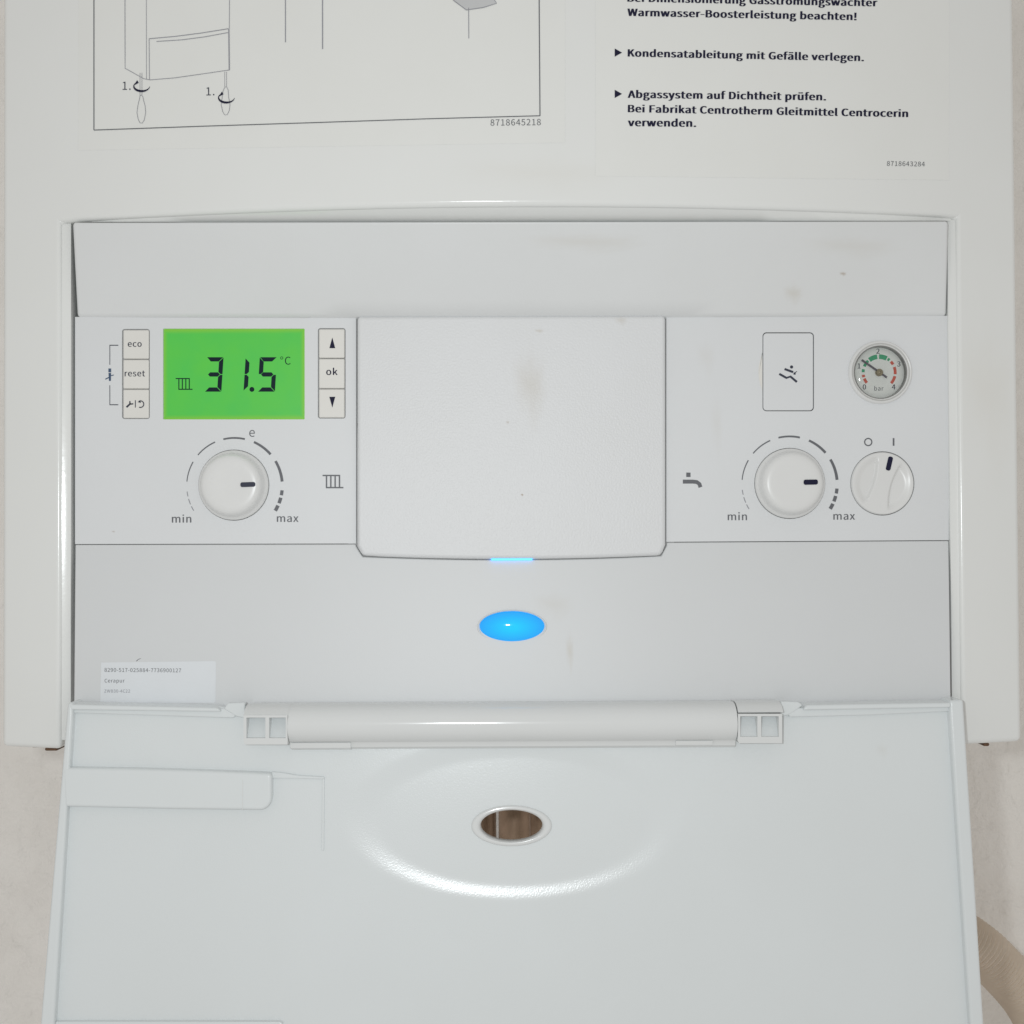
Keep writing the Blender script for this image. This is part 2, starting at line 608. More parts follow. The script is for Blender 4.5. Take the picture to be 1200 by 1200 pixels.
for a, b in zip(cols, cols[1:]):
    for k in range(5):
        bm.faces.new((a[k], b[k], b[(k + 1) % 5], a[(k + 1) % 5]))
bm.faces.new(cols[0]); bm.faces.new(cols[-1][::-1])
link('opening_return', bm, 'casing', casing)

# --- header strip above the controls
bm = bmesh.new()
NH, MH = 30, 6
hf = []
for i in range(NH + 1):
    col_ = []
    t = i / NH
    for j in range(MH + 1):
        u = j / MH
        top_ = (84.5 + (1112 - 84.5) * t, 259.4 - 1.6 * t)
        bot_ = (90 + (1109.5 - 90) * t, 370.5 - 1.3 * t)
        col_.append(bm.verts.new(hit(top_[0] + (bot_[0] - top_[0]) * u, top_[1] + (bot_[1] - top_[1]) * u, s_header)))
    hf.append(col_)
for i in range(NH):
    for j in range(MH):
        bm.faces.new((hf[i][j], hf[i + 1][j], hf[i + 1][j + 1], hf[i][j + 1]))
loop = [hf[i][0] for i in range(NH + 1)] + [hf[NH][j] for j in range(1, MH + 1)] + [hf[i][MH] for i in range(NH - 1, -1, -1)] + [hf[0][j] for j in range(MH - 1, 0, -1)]
back_ = [bm.verts.new(v.co + Vector((0, 0.006, -0.0018))) for v in loop]
for i in range(len(loop)):
    bm.faces.new((loop[i], loop[(i + 1) % len(loop)], back_[(i + 1) % len(loop)], back_[i]))
header = link('header_panel', bm, 'header', boiler, bevel=0.0015, seg=4, angle=50)

# --- fascias left and right with cut-outs
HOLE_LB = rrect(143, 385.5, 175.5, 491, 3)
HOLE_LCD = rrect(191, 385, 357, 491.5, 1.2)
HOLE_RB = rrect(372.5, 384.5, 405, 490.5, 3)
left = plate('control_fascia', [(88, 371.4), (417.3, 369.9), (417.3, 637), (88, 637.6)], s_panel, 0.006, 'panel', boiler, bevel=0.0003, seg=2,
             holes=[HOLE_LB, HOLE_LCD, HOLE_RB, ellipse(274, 568.5, 41.6, 41.6)])
left['label'] = 'control fascia with display, six buttons and heating dial'
DOOR = rrect(894.5, 390.3, 953, 481, 4)
right = plate('control_fascia', [(780.9, 370.0), (1112, 370.0), (1112, 633), (780.9, 635)], s_panel, 0.006, 'panel', boiler, bevel=0.0003, seg=2,
              holes=[rrect(893.6, 389.4, 953.9, 481.9, 4.6), ellipse(925.5, 566.5, 41.6, 41.6), ellipse(1034, 566.5, 37.6, 37.6), ellipse(1031, 436.5, 34.5, 34.5)])
right['label'] = 'control fascia with pressure gauge, hot water dial and round on-off switch'

# --- lower section with the notch for the cover
arc_pts = [(425 + (775 - 425) * i / 16, 652.3 + 4.2 * (1 - ((i - 8) / 8) ** 2) - 0.9 * i / 16) for i in range(17)]
lower = plate('lower_panel', [(88, 638.2), (417.3, 637.6), (417.3, 640.2)] + arc_pts + [(780.9, 639), (780.9, 635.6), (1112, 633.6), (1114.5, 832), (86.5, 833)],
              s_lower, 0.006, 'lower', boiler, bevel=0.0006, seg=3)
# --- blank cover between the fascias
cov_arc = [(775 - (775 - 425) * i / 16, 650.9 + 4.0 * (1 - ((i - 8) / 8) ** 2) + 0.6 * i / 16) for i in range(17)]
cover = plate('blank_cover', [(418.2, 370.2), (780.0, 369.4), (780.0, 638.5)] + cov_arc + [(418.2, 640)], s_cover, 0.0035, 'cover', boiler, bevel=0.0024, seg=2)
plate('cover_backing', [(408, 366), (790, 366), (790, 668), (408, 668)], lambda x, z: 0.0312, 0.002, 'slot', boiler)
# slim strip above the cover with its two stops
strip = plate('cover_strip', [(419, 366.6), (779, 365.8), (779, 368.2), (419, 369)], up(s_panel, 0.0005), 0.005, 'lower', boiler, bevel=0.0002)
for x in (474.5, 754):
    plate('strip_stop', [(x - 0.6, 365.9), (x + 0.6, 365.9), (x + 0.6, 369.4), (x - 0.6, 369.4)], up(s_panel, 0.0009), 0.002, 'dark', strip)

# --- light slot under the cover and the blue lamp
plate('light_slot', [(575.5, 654.3), (624, 654.0), (624, 656.6), (575.5, 656.8)], up(s_lower, 0.0012), 0.005, emitter('slot_light', (0.10, 0.55, 1.0), 1.6), lower, bevel=0.0002)
LEDC = hit(600, 734.5, s_lower)
led_m = emitter('status_lamp_blue', (0.008, 0.60, 0.94), 0.88, base=(0.004, 0.10, 0.20), rough=0.06, grad=(LEDC, 38 * S, 17.5 * S, (0.015, 0.36, 0.92)))
lamp = lathe('status_lamp', 600, 734.5, up(s_lower, -0.0006), [(38.6 * math.cos(math.radians(a)), 0.0034 * math.sin(math.radians(a))) for a in (0, 6, 14, 24, 34, 46, 58, 70, 80, 87)], led_m, boiler, ell=18.2 / 38.6)
lathe('lamp_rim', 600, 734.5, s_lower, [(41.0, -0.0022), (40.9, 0.0002), (40.2, 0.0006), (39.2, 0.0006), (38.5, 0.0002), (38.3, -0.0022)], 'hinge', lamp, ell=0.485, cap=False)

# ------------------------------------------------------------------ buttons
SB = up(s_panel, 0.0006)


def button(x0, y0, x1, y1):
    return plate('button', rrect(x0, y0, x1, y1, 1.6), SB, 0.006, 'button', boiler, bevel=0.0007)


bx = [(144.2, 386.6, 174.3, 420.4), (144.2, 421.4, 174.3, 455.4), (144.2, 456.4, 174.3, 490.0)]
by = [(373.7, 385.6, 403.8, 419.4), (373.7, 420.4, 403.8, 455.0), (373.7, 456.0, 403.8, 489.4)]
for hx in (HOLE_LB, HOLE_RB):
    xs_ = [p[0] for p in hx]; ys_ = [p[1] for p in hx]
    plate('button_slot', [(min(xs_) - 2, min(ys_) - 2), (max(xs_) + 2, min(ys_) - 2), (max(xs_) + 2, max(ys_) + 2), (min(xs_) - 2, max(ys_) + 2)], lambda x, z: 0.0311, 0.001, 'slot', boiler)
b_eco, b_reset, b_back = [button(*b) for b in bx]
b_up, b_ok, b_dn = [button(*b) for b in by]
b_eco['label'] = 'cream button printed eco'
b_reset['label'] = 'cream button printed reset'
b_back['label'] = 'cream button printed with a spanner and a return arrow'
b_up['label'] = 'cream button printed with an up arrow'
b_ok['label'] = 'cream button printed ok'
b_dn['label'] = 'cream button printed with a down arrow'
text('printed_word', 'eco', 149.8, 406.3, 165.9, 406.3, SB, 'ink_soft', b_eco, 0.008)
text('printed_word', 'reset', 146.2, 441.0, 169.8, 441.0, SB, 'ink_soft', b_reset, 0.008)
text('printed_word', 'ok', 382.4, 439.4, 395.4, 439.4, SB, 'ink', b_ok, 0.0095, hscale=0.95)
print_polys('spanner_symbol', stroke([(148.2, 477.2), (153.2, 472.6)], 2.2, 1.8) + stroke([(152.2, 473.2), (152.2, 470.0)], 1.5) + stroke([(152.8, 473.6), (156.2, 473.2)], 1.5)
            + stroke([(158.6, 469), (158.6, 477.6)], 1.0), SB, 'ink_soft', b_back)
print_polys('return_arrow', arc(164.6, 473.6, 3.9, 120, -115, 1.2) + [[(161.2, 471.2), (164.4, 469.0), (165.0, 472.2)]], SB, 'ink_soft', b_back, PRINT * 1.2)
print_polys('up_arrow', [[(389.4, 395.4), (392.8, 408.0), (386.0, 408.0)]], SB, 'ink', b_up)
print_polys('down_arrow', [[(389.4, 477.6), (385.9, 465.0), (392.9, 465.0)]], SB, 'ink', b_dn)
# bracket and sweep sign left of the buttons
print_polys('bracket_mark', stroke([(138.6, 404.6), (128.4, 404.6)], 1.0) + stroke([(128.7, 404.2), (128.7, 427.5)], 0.8) +
            stroke([(128.7, 451.5), (128.7, 474.6)], 0.8) + stroke([(128.4, 474.3), (138.6, 474.3)], 1.0), s_panel, 'ink_soft', left)
M['ink_blue'] = principled('ink_blue', (0.05, 0.09, 0.17), 0.5, mottle=0.1)
print_polys('sweep_sign', stroke([(128.6, 431.8), (128.6, 436.2)], 3.2) + stroke([(128.6, 437.0), (128.8, 446.4)], 3.0, 2.2) + stroke([(129.4, 440.4), (133.4, 439.4)], 1.0)
            + stroke([(127.8, 442.2), (123.4, 444.4)], 1.2), s_panel, 'ink_blue', left, PRINT * 1.3)

# ------------------------------------------------------------------ display
SL = lambda x, z: 0.0316
_nt = M['lcd'].node_tree
_tc = _nt.nodes.new('ShaderNodeTexCoord'); _sx = _nt.nodes.new('ShaderNodeSeparateXYZ'); _nt.links.new(_tc.outputs['Object'], _sx.inputs[0])
_a, _b = hit(190.8, 492, SL), hit(357.4, 385, SL)
_d = []
for ax, lo_, hi_ in (('X', _a.x, _b.x), ('Z', _a.z, _b.z)):
    for base, sg in ((lo_, 1), (hi_, -1)):
        m_ = _nt.nodes.new('ShaderNodeMath'); m_.operation = 'MULTIPLY_ADD'
        m_.inputs[1].default_value = sg; m_.inputs[2].default_value = -sg * base
        _nt.links.new(_sx.outputs[ax], m_.inputs[0]); _d.append(m_)
_mn = _d[0].outputs[0]
for m_ in _d[1:]:
    q_ = _nt.nodes.new('ShaderNodeMath'); q_.operation = 'MINIMUM'
    _nt.links.new(_mn, q_.inputs[0]); _nt.links.new(m_.outputs[0], q_.inputs[1]); _mn = q_.outputs[0]
_mr = _nt.nodes.new('ShaderNodeMapRange'); _mr.inputs['From Min'].default_value = 0.0; _mr.inputs['From Max'].default_value = 0.0026
_mr.inputs['To Min'].default_value = 0.75; _mr.inputs['To Max'].default_value = 0.0; _mr.interpolation_type = 'SMOOTHSTEP'
_nt.links.new(_mn, _mr.inputs['Value'])
_mx = _nt.nodes.new('ShaderNodeMix'); _mx.data_type = 'RGBA'
_bs = _nt.nodes['Principled BSDF']; _src = _bs.inputs['Emission Color'].links[0].from_socket
_nt.links.new(_mr.outputs['Result'], _mx.inputs['Factor']); _nt.links.new(_src, _mx.inputs[6]); _mx.inputs[7].default_value = (0.22, 0.47, 0.022, 1)
_nt.links.new(_mx.outputs[2], _bs.inputs['Emission Color'])
lcd = plate('display', rrect(190.2, 384.2, 357.8, 492.2, 1.0), SL, 0.003, 'lcd', boiler)
lcd['label'] = 'lit green liquid crystal display reading 31.5 degrees'


def seg7(x0, y0, w, h, sl, t, segs):
    """polygons of a slanted seven-segment digit; (x0,y0) is its lower left"""
    g = 0.45
    hm = h / 2

    def P(u, v):
        return (x0 + u + sl * v / h, y0 - v)
    out = []
    H = {'a': h, 'g': hm, 'd': 0}
    if 'a' in segs: out.append([P(g, h), P(w - g, h), P(w - t - g, h - t), P(t * 0.9 + g, h - t)])
    if 'd' in segs: out.append([P(g, 0), P(w - g, 0), P(w - t - g, t), P(t * 0.9 + g, t)])
    if 'g' in segs: out.append([P(t * 0.45 + g, hm), P(t * 0.9 + g, hm + t / 2), P(w - t - g, hm + t / 2), P(w - t * 0.5 - g, hm), P(w - t - g, hm - t / 2), P(t * 0.9 + g, hm - t / 2)])
    if 'b' in segs: out.append([P(w, h - g), P(w, hm + g), P(w - t * 0.5, hm + g), P(w - t, hm + t / 2 + g), P(w - t, h - t - g)])
    if 'c' in segs: out.append([P(w, hm - g), P(w, g), P(w - t, t + g), P(w - t, hm - t / 2 - g), P(w - t * 0.5, hm - g)])
    if 'f' in segs: out.append([P(0, h - g), P(0, hm + g), P(t * 0.5, hm + g), P(t, hm + t / 2 + g), P(t, h - t - g)])
    if 'e' in segs: out.append([P(0, hm - g), P(0, g), P(t, t + g), P(t, hm - t / 2 - g), P(t * 0.5, hm - g)])
    return out


print_polys('digit', seg7(239.8, 459.0, 19.6, 40.4, 2.6, 5.0, 'abgcd'), SL, 'lcd_ink', lcd)
print_polys('digit', seg7(285.4, 458.0, 19.0, 38.4, 2.4, 4.9, 'fe'), SL, 'lcd_ink', lcd)
print_polys('decimal_point', [ellipse(295.2, 456.3, 2.9, 2.9, 16)], SL, 'lcd_ink', lcd)
print_polys('digit', seg7(302.0, 459.0, 20.2, 40.4, 2.4, 5.0, 'afgcd'), SL, 'lcd_ink', lcd)
text('unit_sign', '°C', 328.4, 427.2, 340.6, 427.2, SL, 'lcd_ink', lcd, 0.0)


def radiator(x0, x1, yt, yb, w, ov):
    out = stroke([(x0 - ov, yt), (x1 + w / 2, yt)], w) + stroke([(x0 - w / 2, yb), (x1 + ov, yb)], w)
    for i in range(4):
        x = x0 + (x1 - x0) * i / 3
        out += stroke([(x, yt), (x, yb)], w)
    return out


for nm, args, sf, mt, pr in (('radiator_symbol', (209.6, 221.8, 443.6, 456.2, 1.2, 3.8), SL, 'lcd_ink', lcd), ('radiator_symbol', (382.6, 397.8, 557.2, 571.4, 1.6, 4.6), s_panel, 'ink_grey', left)):
    polys = radiator(*args)
    bm = bmesh.new()
    for k, poly in enumerate(polys):
        bm.faces.new([bm.verts.new(hit(x, y, up(sf, PRINT + 0.000012 * (k % 7)))) for x, y in poly])
    link(nm, bm, mt, pr, smooth=False)

# ------------------------------------------------------------------ rotary dials
KNOB_PROF = [(41.0, -0.004), (41.0, 0.0004), (40.7, 0.0011), (40.0, 0.0016), (38.8, 0.0019), (37.6, 0.0026), (36.6, 0.0040), (35.7, 0.0056), (34.4, 0.0069), (32.4, 0.0077),
             (29.5, 0.0081), (25.0, 0.0082), (18.0, 0.0081), (10.0, 0.00800), (3.0, 0.00798)]


def dial_marks(cx, cy, r, parent):
    segs = [(103.5, 77.5, 2.0, 2.2), (66, 41, 2.6, 3.0), (31, 5, 3.0, 3.4), (-5.5, -11.5, 3.8, 3.8), (-14.5, -21.5, 4.0, 4.0), (-24.5, -31.5, 4.2, 4.2),
            (114, 140, 1.5, 1.3), (150, 175, 1.3, 1.1), (187, 193, 1.0, 1.0), (196, 203, 1.0, 1.0), (205.5, 211.5, 1.0, 1.0)]
    for a0, a1, w, w2 in segs:
        print_polys('scale_dash', arc(cx, cy, r, a0, a1, w, w2), s_panel, 'ink_grey' if a0 < 180 else 'ink_line', parent)


def bar_mark(cx, cy, l, w, ang, surf, parent, mat='ink', name='pointer_mark'):
    c, s = math.cos(math.radians(ang)), math.sin(math.radians(ang))
    pts = rrect(-l / 2, -w / 2, l / 2, w / 2, min(w * 0.42, 2.2), 4)
    return plate(name, [(cx + x * c + y * s, cy - x * s + y * c) for x, y in pts], surf, 0.0012, mat, parent)


knob1 = lathe('heating_dial', 274, 568.5, s_panel, KNOB_PROF, 'knob', boiler, n=96)
knob1['label'] = 'round white dial below the green display'
bar_mark(290.4, 567.8, 17.5, 5.6, 2, lambda x, z: 0.030 - 0.00835, knob1, mat='ink_soft')
dial_marks(274.8, 569.2, 56.0, left)
knob2 = lathe('hot_water_dial', 925.5, 566.5, s_panel, KNOB_PROF, 'knob', boiler, n=96)
knob2['label'] = 'round white dial beside the tap sign'
bar_mark(950.2, 565.0, 16.6, 6.0, 1, lambda x, z: 0.030 - 0.00835, knob2)
dial_marks(925.3, 567.2, 55.8, right)
for pr, items in ((left, (('min', 201.6, 612.4, 224.0, 612.4), ('max', 324.6, 611.6, 349.6, 611.6))),
                  (right, (('min', 853.0, 609.6, 875.2, 609.6), ('max', 976.8, 609.0, 1001.8, 609.0)))):
    for it in items:
        text('printed_word', *it, s_panel, 'ink_grey', pr, 0.008, hscale=0.95)
text('printed_letter', 'e', 292.0, 511.8, 298.6, 511.8, s_panel, 'ink_grey', left, 0.004)
print_polys('tap_symbol', stroke([(804.2, 556.4), (809.2, 556.4)], 5.2) + stroke([(800.2, 564.4), (812, 564.4), (816.6, 564.9), (819.6, 567.2), (820.9, 571.0)], 4.6), s_panel, 'ink_grey', right)

# ------------------------------------------------------------------ test cover with the sweep sign
door = plate('service_cover', DOOR, up(s_panel, 0.0001), 0.006, 'panel', boiler, bevel=0.0004)
plate('seam_back', rrect(890, 386, 957, 485, 3), lambda x, z: 0.0330, 0.001, 'seam', door)
plate('finger_notch', [(893.2, 414)] + [(893.4 - 4.6 * math.sin(math.pi * i / 12), 414 + 44 * i / 12) for i in range(13)], up(s_panel, 0.00015), 0.0004, 'button', right, bevel=0.0001)
ox, oy, q = 880, 380, 90 / 982
D_ = lambda pts: [(ox + x * q, oy + y * q) for x, y in pts]
print_polys('sweep_symbol', [ellipse(ox + 520 * q, oy + 546 * q, 1.9, 1.9, 14)] + stroke(D_([(430, 572), (540, 612)]), 2.6) + stroke(D_([(545, 628), (572, 632)]), 2.6)
            + stroke(D_([(562, 620), (590, 602)]), 0.8) + stroke(D_([(362, 634), (455, 686), (505, 668), (588, 738)]), 2.6), up(s_panel, 0.0001), 'ink_soft', door)

# ------------------------------------------------------------------ pressure gauge
gc = (1031, 436.5)
SG = lambda x, z: 0.0335
gauge = lathe('pressure_gauge', *gc, s_panel, [(34.2, -0.005), (34.2, -0.0018), (2, -0.0018), (1, -0.0018)], 'dial', boiler)
gauge['label'] = 'round pressure gauge with green and red scale in bar'
lathe('bezel', *gc, s_panel, [(37.4, -0.0002), (37.2, 0.0010), (36.4, 0.0018), (35.2, 0.0021), (34.0, 0.0019), (33.0, 0.0011), (32.4, 0.0016), (31.4, 0.0014), (30.9, 0.0004), (30.7, -0.0022)], 'knob', gauge, cap=False)
lathe('bezel_ring', *gc, s_panel, [(33.7, 0.0012), (33.5, 0.0021), (33.0, 0.0023), (32.5, 0.0021), (32.3, 0.0010)], 'bezel', gauge, cap=False)
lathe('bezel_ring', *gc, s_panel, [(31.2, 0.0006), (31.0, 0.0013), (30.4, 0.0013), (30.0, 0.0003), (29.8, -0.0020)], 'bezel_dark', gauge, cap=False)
lathe('lens', *gc, s_panel, [(30.6, 0.0004), (29.0, 0.0009), (22, 0.0014), (12, 0.0017), (3, 0.0018)], 'lens', gauge, cap=True)
SD = lambda x, z: 0.0318
GX, GY, gq = 985, 390, 95 / 1200
g_c = (GX + 572 * gq, GY + 588 * gq)
for a0, a1, mt in ((220, 202, 'red'), (197, 188, 'red'), (179, 168, 'green'), (158, 133, 'green'), (128, 97, 'green'), (90.5, 62, 'green'), (58, 50, 'green'),
                   (43, 30, 'red'), (20, -6, 'red'), (-13, -42, 'red')):
    r = 18.6 if mt == 'green' and 60 < a0 < 140 else 18.8
    w = 5.4 if mt == 'green' and (60 < a0 < 140) else 3.4
    print_polys('scale_segment', arc(g_c[0], g_c[1], r, a0, a1, w), SD, mt, gauge)
for s, x0, x1, y in (('0', 328, 378, 838), ('1', 258, 292, 528), ('2', 528, 580, 308), ('3', 838, 886, 498), ('4', 760, 812, 838)):
    text('dial_number', s, GX + x0 * gq, GY + y * gq, GX + x1 * gq, GY + y * gq, SD, 'ink_soft', gauge, 0.010, cap=74 * gq)
text('unit_word', 'bar', GX + 500 * gq, GY + 855 * gq, GX + 636 * gq, GY + 855 * gq, SD, 'ink_soft', gauge, 0.0)
nd = stroke([(GX + 312 * gq, GY + 405 * gq), (GX + 400 * gq, GY + 468 * gq), (GX + 692 * gq, GY + 660 * gq)], 2.6, 2.6)
needle = plate('needle', [(GX + 305 * gq, GY + 412 * gq), (GX + 325 * gq, GY + 390 * gq), (GX + 448 * gq, GY + 476 * gq), (GX + 695 * gq, GY + 648 * gq), (GX + 680 * gq, GY + 672 * gq), (GX + 432 * gq, GY + 500 * gq)],
               lambda x, z: 0.0309, 0.0004, 'needle', gauge)
lathe('hub', *g_c, lambda x, z: 0.0311, [(4.3, -0.0008), (4.3, 0.0006), (3.6, 0.0010), (1.6, 0.0010), (1.4, 0.0013), (0.6, 0.0014)], 'brass', needle, n=24)

# ------------------------------------------------------------------ on-off switch: disc with two scooped hollows beside a grip
sc_c = (1034, 566.5)
c0 = hit(*sc_c, s_panel)
sck = S * (c0.y + D) / D
bm = bmesh.new()
R_ = 37.0
ga = math.radians(74)
axu = (math.cos(ga), math.sin(ga))


def switch_h(u, v):
    """height (mm): u, v in px from the centre, v up"""
    al = u * axu[0] + v * axu[1]          # along the grip
    ac = u * axu[1] - v * axu[0]          # across it, right positive
    h = 0.9
    half = 8.5 + 0.006 * al * al * (1 if True else 0)
    d = abs(ac) - half
    rr = math.hypot(u, v) / R_
    if d > 0:
        e = min(1, d / 3.2)
        e = e * e * (3 - 2 * e)
        f = max(0.0, min(1.0, (0.93 - rr) / 0.25))
        f = f * f * (3 - 2 * f)
        away = max(0.0, 1 - max(0, d - 3) / 26)
        h -= 1.5 * e * f * (0.35 + 0.65 * away)
    if rr > 0.95:
        h -= 1.2 * ((rr - 0.95) / 0.05) ** 2
    return h / 1000


rings = []
NR, NT = 48, 120
for i in range(1, NR + 1):
    r = R_ * i / NR
    rings.append([bm.verts.new((c0.x + r * math.cos(2 * math.pi * k / NT) * sck, c0.y - switch_h(r * math.cos(2 * math.pi * k / NT), r * math.sin(2 * math.pi * k / NT)), c0.z + r * math.sin(2 * math.pi * k / NT) * sck)) for k in range(NT)])
cv = bm.verts.new((c0.x, c0.y - switch_h(0, 0), c0.z))
for k in range(NT):
    bm.faces.new((cv, rings[0][k], rings[0][(k + 1) % NT]))
    for a, b in zip(rings, rings[1:]):
        bm.faces.new((a[k], b[k], b[(k + 1) % NT], a[(k + 1) % NT]))
rim = [bm.verts.new((v.co.x, c0.y + 0.006, v.co.z)) for v in rings[-1]]
for k in range(NT):
    bm.faces.new((rings[-1][k], rim[k], rim[(k + 1) % NT], rings[-1][(k + 1) % NT]))
switch = link('rotary_switch', bm, 'knob', boiler)
switch['label'] = 'flat round switch with dark mark turned to I'
bar_mark(1042.3, 543.2, 16.6, 5.6, 77, lambda x, z: 0.030 - 0.00105, switch)
print_polys('off_sign', arc(1017.5, 518, 4.2, 0, 360, 1.4, n=28), s_panel, 'ink_grey', right)
print_polys('on_sign', stroke([(1047.2, 513.4), (1047.2, 522.4)], 2.0), s_panel, 'ink_grey', right)

# ------------------------------------------------------------------ stickers and lettering on the casing
SC = up(s_casing, 0.00006)


def sheet(name, x0, x1, ytop, ybot, surf, mat, parent, tilt=0.0):
    bm = bmesh.new()
    n = 24
    a = [hit(x0 + (x1 - x0) * i / n, ytop, surf) for i in range(n + 1)]
    b = [hit(x0 + (x1 - x0) * i / n, ybot + tilt * i / n, surf) for i in range(n + 1)]
    va = [bm.verts.new(p) for p in a]; vb = [bm.verts.new(p) for p in b]
    for i in range(n):
        bm.faces.new((va[i], va[i + 1], vb[i + 1], vb[i]))
    return link(name, bm, mat, parent)


st1 = sheet('instruction_sticker', 92, 662, -330, 176, SC, 'sticker', boiler, -9)
st1['label'] = 'line drawing sticker of the boiler being unscrewed'
st2 = sheet('instruction_sticker', 698, 1112, -330, 206, SC, 'sticker', boiler, 5)
st2['label'] = 'sticker with installation notes in bold German text'
SP = up(s_casing, 0.00012)
print_polys('frame_line', stroke([(110, -330), (110, 152.4)], 1.1, step=60), SP, 'ink_grey', st1)
print_polys('frame_line', stroke([(110, 152.4), (240, 147.8), (370, 143.6), (500, 139.2), (633, 135.6)], 1.1), SP, 'ink_grey', st1, PRINT * 1.2)
print_polys('frame_line', stroke([(629.5, -330), (632.8, 135.8)], 1.2, step=60), SP, 'ink_grey', st1, PRINT * 1.4)
oxd, oyd, qd = 130, 20, 160 / 1200
E_ = lambda pts: [(oxd + x * qd, oyd + y * qd) for x, y in pts]
drawing = [([(122, -400), (124, 450), (290, 542), (345, 552), (560, 534), (800, 500), (1045, 464)], 0.9), ([(310, -400), (312, 545)], 0.7), ([(1043, -400), (1040, 100)], 0.8),
           ([(335, 190), (560, 170), (780, 142), (1032, 102)], 1.1), ([(400, 214), (620, 200), (820, 174), (1028, 136)], 1.0), ([(335, 190), (338, 552)], 0.9), ([(1036, 102), (1040, 464)], 1.7)]
for p, w in drawing:
    print_polys('drawn_line', stroke(E_(p), w * 0.85), SP, 'ink_line', st1, PRINT * random.uniform(1, 1.6))
for p, w in (([(334, -330), (334.5, 49.5)], 1.1), ([(377.4, -330), (378.0, 57.5)], 1.3), ([(549.2, 9), (549.4, 45)], 0.9)):
    print_polys('drawn_line', stroke(p, w, step=60), SP, 'ink_line', st1)
M['ink_fill'] = principled('ink_fill', (0.56, 0.57, 0.58), 0.5, mottle=0.05)
print_polys('drawn_shape', [[(520, -14), (560, -26), (582, 4), (566, 8.6), (546.5, 11.4), (531, 0)]], SP, 'ink_fill', st1)
print_polys('drawn_line', stroke([(531, 0), (546.5, 11.6), (566, 8.8), (582, 3.8), (573, -10)], 1.0), SP, 'ink_line', st1, PRINT * 1.7)
# the two screwdrivers with turning arrows
for k, (sx, sy) in enumerate(((0, 0), (743, -75))):
    if k == 0:
        shaft = [[(255, 490), (255, 690)], [(272, 490), (272, 690)]]
        grip = [(250, 720), (236, 780), (228, 840), (240, 900), (255, 930), (275, 932), (292, 905), (305, 840), (300, 780), (286, 730), (280, 700), (268, 684), (255, 694), (250, 720)]
        cxx, cyy = 270, 612
    else:
        shaft = [[(1000, 480), (1000, 612)], [(1016, 480), (1016, 612)]]
        grip = [(985, 650), (978, 700), (968, 770), (982, 830), (1000, 860), (1022, 858), (1040, 820), (1046, 770), (1034, 700), (1030, 640), (1016, 612), (1000, 616), (985, 650)]
        cxx, cyy = 1015, 712
    for s_ in shaft:
        print_polys('drawn_line', stroke(E_(s_), 0.55), SP, 'ink_line', st1)
    print_polys('drawn_line', stroke(E_(grip), 0.65), SP, 'ink_line', st1, PRINT * 1.3)
    a_ = [(cxx + 70 * math.cos(math.radians(t)), cyy - 5 - 44 * math.sin(math.radians(t))) for t in range(140, 362, 12)]
    n_ = len(a_)
    polys = []
    E2 = E_(a_)
    for i in range(n_ - 1):
        w1 = 0.5 + 2.1 * math.sin(math.pi * i / (n_ - 1)) ** 1.5
        w2 = 0.5 + 2.1 * math.sin(math.pi * (i + 1) / (n_ - 1)) ** 1.5
        polys += stroke([E2[i], E2[i + 1]], w1, w2)
    polys.append(E_([(cxx - 68, cyy - 12), (cxx - 40, cyy - 58), (cxx - 26, cyy - 34)]))
    print_polys('turning_arrow', polys, SP, 'ink', st1, PRINT * 1.8)
text('printed_word', '1.', 143.6, 105.2, 153.0, 105.2, SP, 'ink_soft', st1, 0.004)
text('printed_word', '1.', 241.8, 111.8, 251.2, 111.6, SP, 'ink_soft', st1, 0.004)
text('printed_number', '8718645218', 574.8, 147.2, 633.8, 146.6, SP, 'ink_grey', st1, 0.0)
# notes
B = 0.0125
for s, x0, y0, x1, y1 in (('Bei Dimensionierung Gasströmungswächter', 735.8, 1.8, 1027.6, 7.4), ('Warmwasser-Boosterleistung beachten!', 735.8, 18.6, 1003.2, 23.6),
                          ('Kondensatableitung mit Gefälle verlegen.', 736.2, 66.2, 1011.8, 71.6), ('Abgassystem auf Dichtheit prüfen.', 736.2, 114.6, 967.4, 117.6),
                          ('Bei Fabrikat Centrotherm Gleitmittel Centrocerin', 736.4, 131.4, 1063.6, 137.2), ('verwenden.', 736.4, 147.8, 815.2, 148.6)):
    text('printed_line', s, x0, y0, x1, y1, SP, 'ink', st2, B, hscale=0.90)
for yy in (61.6, 110.0):
    print_polys('bullet_mark', [[(720.4, yy - 4.8), (729.0, yy), (720.4, yy + 4.8)]], SP, 'ink', st2)
text('printed_number', '8718643284', 1039.4, 194.2, 1083.8, 195.0, SP, 'ink_grey', st2, 0.0)

# type label on the lower section
SLb = up(s_lower, 0.00008)
lab = plate('type_label', [(118.6, 776.4), (251.6, 774.8), (253.0, 776.4), (252.4, 822.0), (250.4, 823.6), (117.6, 823.2)], SLb, 0.00006, 'label', boiler)
lab['label'] = 'small white type label with serial number'
text('printed_number', '8290-517-025884-7736900127', 122.4, 787.2, 212.2, 787.8, SLb, 'ink_grey', lab, 0.0)
text('printed_word', 'Cerapur', 122.6, 799.8, 146.0, 799.8, SLb, 'ink_grey', lab, 0.004)
text('printed_number', 'ZWB30-4C22', 122.2, 811.6, 152.4, 811.6, SLb, 'ink_line', lab, 0.0)
print_polys('label_scratch', stroke([(159.8, 774.8), (162.2, 772.6), (165.2, 771.6)], 0.7, 0.3), s_lower, 'ink_soft', lab)

# ------------------------------------------------------------------ flap, hanging open with its inside towards the room
PB = 1385.0           # where it ends, below the picture


def le(py):      # inner left edge
    return 85 - (py - 838) * 0.0608


